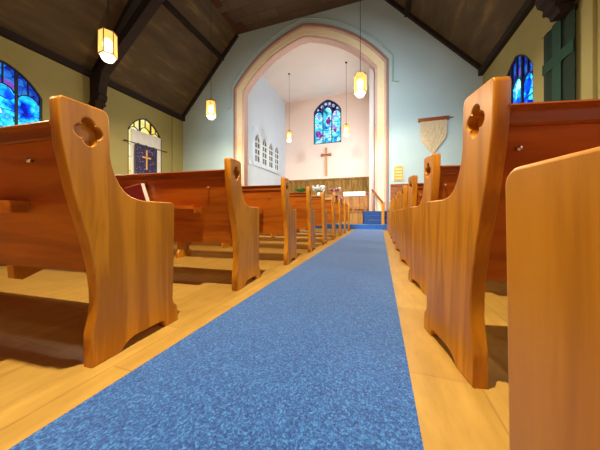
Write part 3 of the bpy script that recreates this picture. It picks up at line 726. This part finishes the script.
MB().lathe([(.05, 0), (.08, .06), (.06, .14), (.07, .17)], 14).build('vase', M['white_paint'], p2_)
mb = MB(); leafy(mb, 90, .26, .2, .16, .12, .02, 2); mb.build('foliage', M['leaf'], p2_)
rnd = random.Random(4)
blooms('white_bloom', M['petal_white'], p2_, [(rnd.uniform(-.27, .27), rnd.uniform(-.2, .2), .2+rnd.uniform(0, .2)) for _ in range(34)], .11)
p3 = pot((-1.98, 10.95, ZT), 'pot of mixed red and white flowers at the right end of the communion table', 'flowers')
mb = MB(); leafy(mb, 80, .2, .12, .16, .1, .02, 3); mb.build('foliage', M['leaf'], p3)
blooms('red_bloom', M['petal_red'], p3, [(rnd.uniform(-.2, .2), rnd.uniform(-.15, .15), .17+rnd.uniform(0, .1)) for _ in range(11)], .09)
blooms('white_bloom', M['petal_white'], p3, [(rnd.uniform(-.25, .25), rnd.uniform(-.15, .15), .17+rnd.uniform(0, .12)) for _ in range(14)], .09)

# panelled choir desk, linen on top
dk = empty('choir_desk', (-1.05, 11.1, CF), 0, 'panelled oak choir desk on the platform behind the blue steps', 'desk')
MB().box(-.58, .55, -.02, .02, .05, .84).build('front_panel', M['oak_pale'], dk)
mb = MB()
for x in (-.56, -.19, .18, .53): mb.box(x-.03, x+.03, -.035, -.015, .05, .84)
mb.box(-.58, .55, -.035, -.015, .05, .13); mb.box(-.58, .55, -.035, -.015, .74, .84); mb.build('panel_framing', M['oak_rail'], dk)
MB().box(-.60, .57, -.08, .30, .84, .88, .008).build('desk_top', M['oak_pale'], dk)
for x in (-.56, .53): MB().box(x-.02, x+.02, -.02, .26, 0, .84).build('side_panel', M['oak_pale'], dk)
MB().box(-.58, .55, -.10, .0, 0, .05, .006).build('plinth', M['oak_pale'], dk)
mb = MB(); pts = [(-.10, .70), (-.105, .89), (-.10, .895), (.31, .895), (.315, .885), (.32, .72), (.314, .72), (.306, .882), (-.094, .882), (-.094, .70)]
mb.prism(pts, lambda a, b_, t: (t, a, b_), -.56, .40)
ln = mb.build('linen_cloth', M['linen']); ln.location = (-1.02, 11.1, CF+.0); tag(ln, 'white linen cloth laid over the choir desk', 'cloth')
# low rail board in front of the desk
lr = empty('kneeling_rail', (-1.05, 10.55, CF), 0, 'low wooden kneeling rail between the choir desk and the blue steps', 'rail')
MB().box(-.75, .55, -.06, .06, .22, .27, .008).build('top_rail', M['oak_pale'], lr)
for x in (-.68, -.07, .48): MB().box(x-.03, x+.03, -.03, .03, 0, .22).build('post', M['oak_pale'], lr)
# arched-back clergy chair
ch = empty('clergy_chair', (-1.95, 12.2, CF), R(180), 'tall round-backed wooden chair between the flowers and the choir desk', 'chair')
mb = MB(); mb.prism([(.28, .42), (.28, .78)]+[(.28*math.cos(t), .78+.17*math.sin(t)) for t in [i*math.pi/10 for i in range(1, 10)]]+[(-.28, .78), (-.28, .42)], lambda a, b_, t: (a, t, b_), -.26, -.22); mb.build('backrest', M['oak_rail'], ch)
MB().box(-.27, .27, -.25, .25, .40, .45, .01).build('seat', M['oak_rail'], ch)
for x in (-.24, .24):
    for y in (-.22, .22): MB().box(x-.025, x+.025, y-.025, y+.025, 0, .40).build('leg', M['oak_rail'], ch)
# stair handrail with its newel post
hr = empty('handrail', (.10, 9.0, .171), 0, 'dark wooden handrail on a square post beside the blue chancel steps', 'handrail')
MB().box(-.05, .05, -.05, .05, 0, .76, .006).build('newel_post', M['oak_end'], hr)
MB().box(-.065, .065, -.065, .065, .76, .79, .006).build('post_cap', M['oak_rail'], hr)
MB().beam((-.02, .02, .80), (-.39, .665, 1.32), .06, .05).build('rail', M['oak_rail'], hr)
MB().beam((-.385, .655, CF-.17), (-.385, .655, 1.30), .04, .04, (0, 1, 0)).build('upper_post', M['oak_end'], hr)
# small fittings on the chancel walls
tag(MB().box(CX1-.03, CX1-.001, 14.4, 14.6, 3.6, 3.9, .004).box(CX1-.034, CX1-.03, 14.44, 14.56, 3.75, 3.85).build('wall_speaker', M['black_plastic']), 'small black box on the white chancel side wall near the peach wall', 'speaker')
tag(MB().box(CX0, CX0+.04, 10.38, 10.5, 3.0, 3.22, .006).box(CX0+.04, CX0+.045, 10.41, 10.47, 3.05, 3.12).build('thermostat', M['white_paint']), 'small white wall box on the pale blue chancel wall inside the arch', 'thermostat')
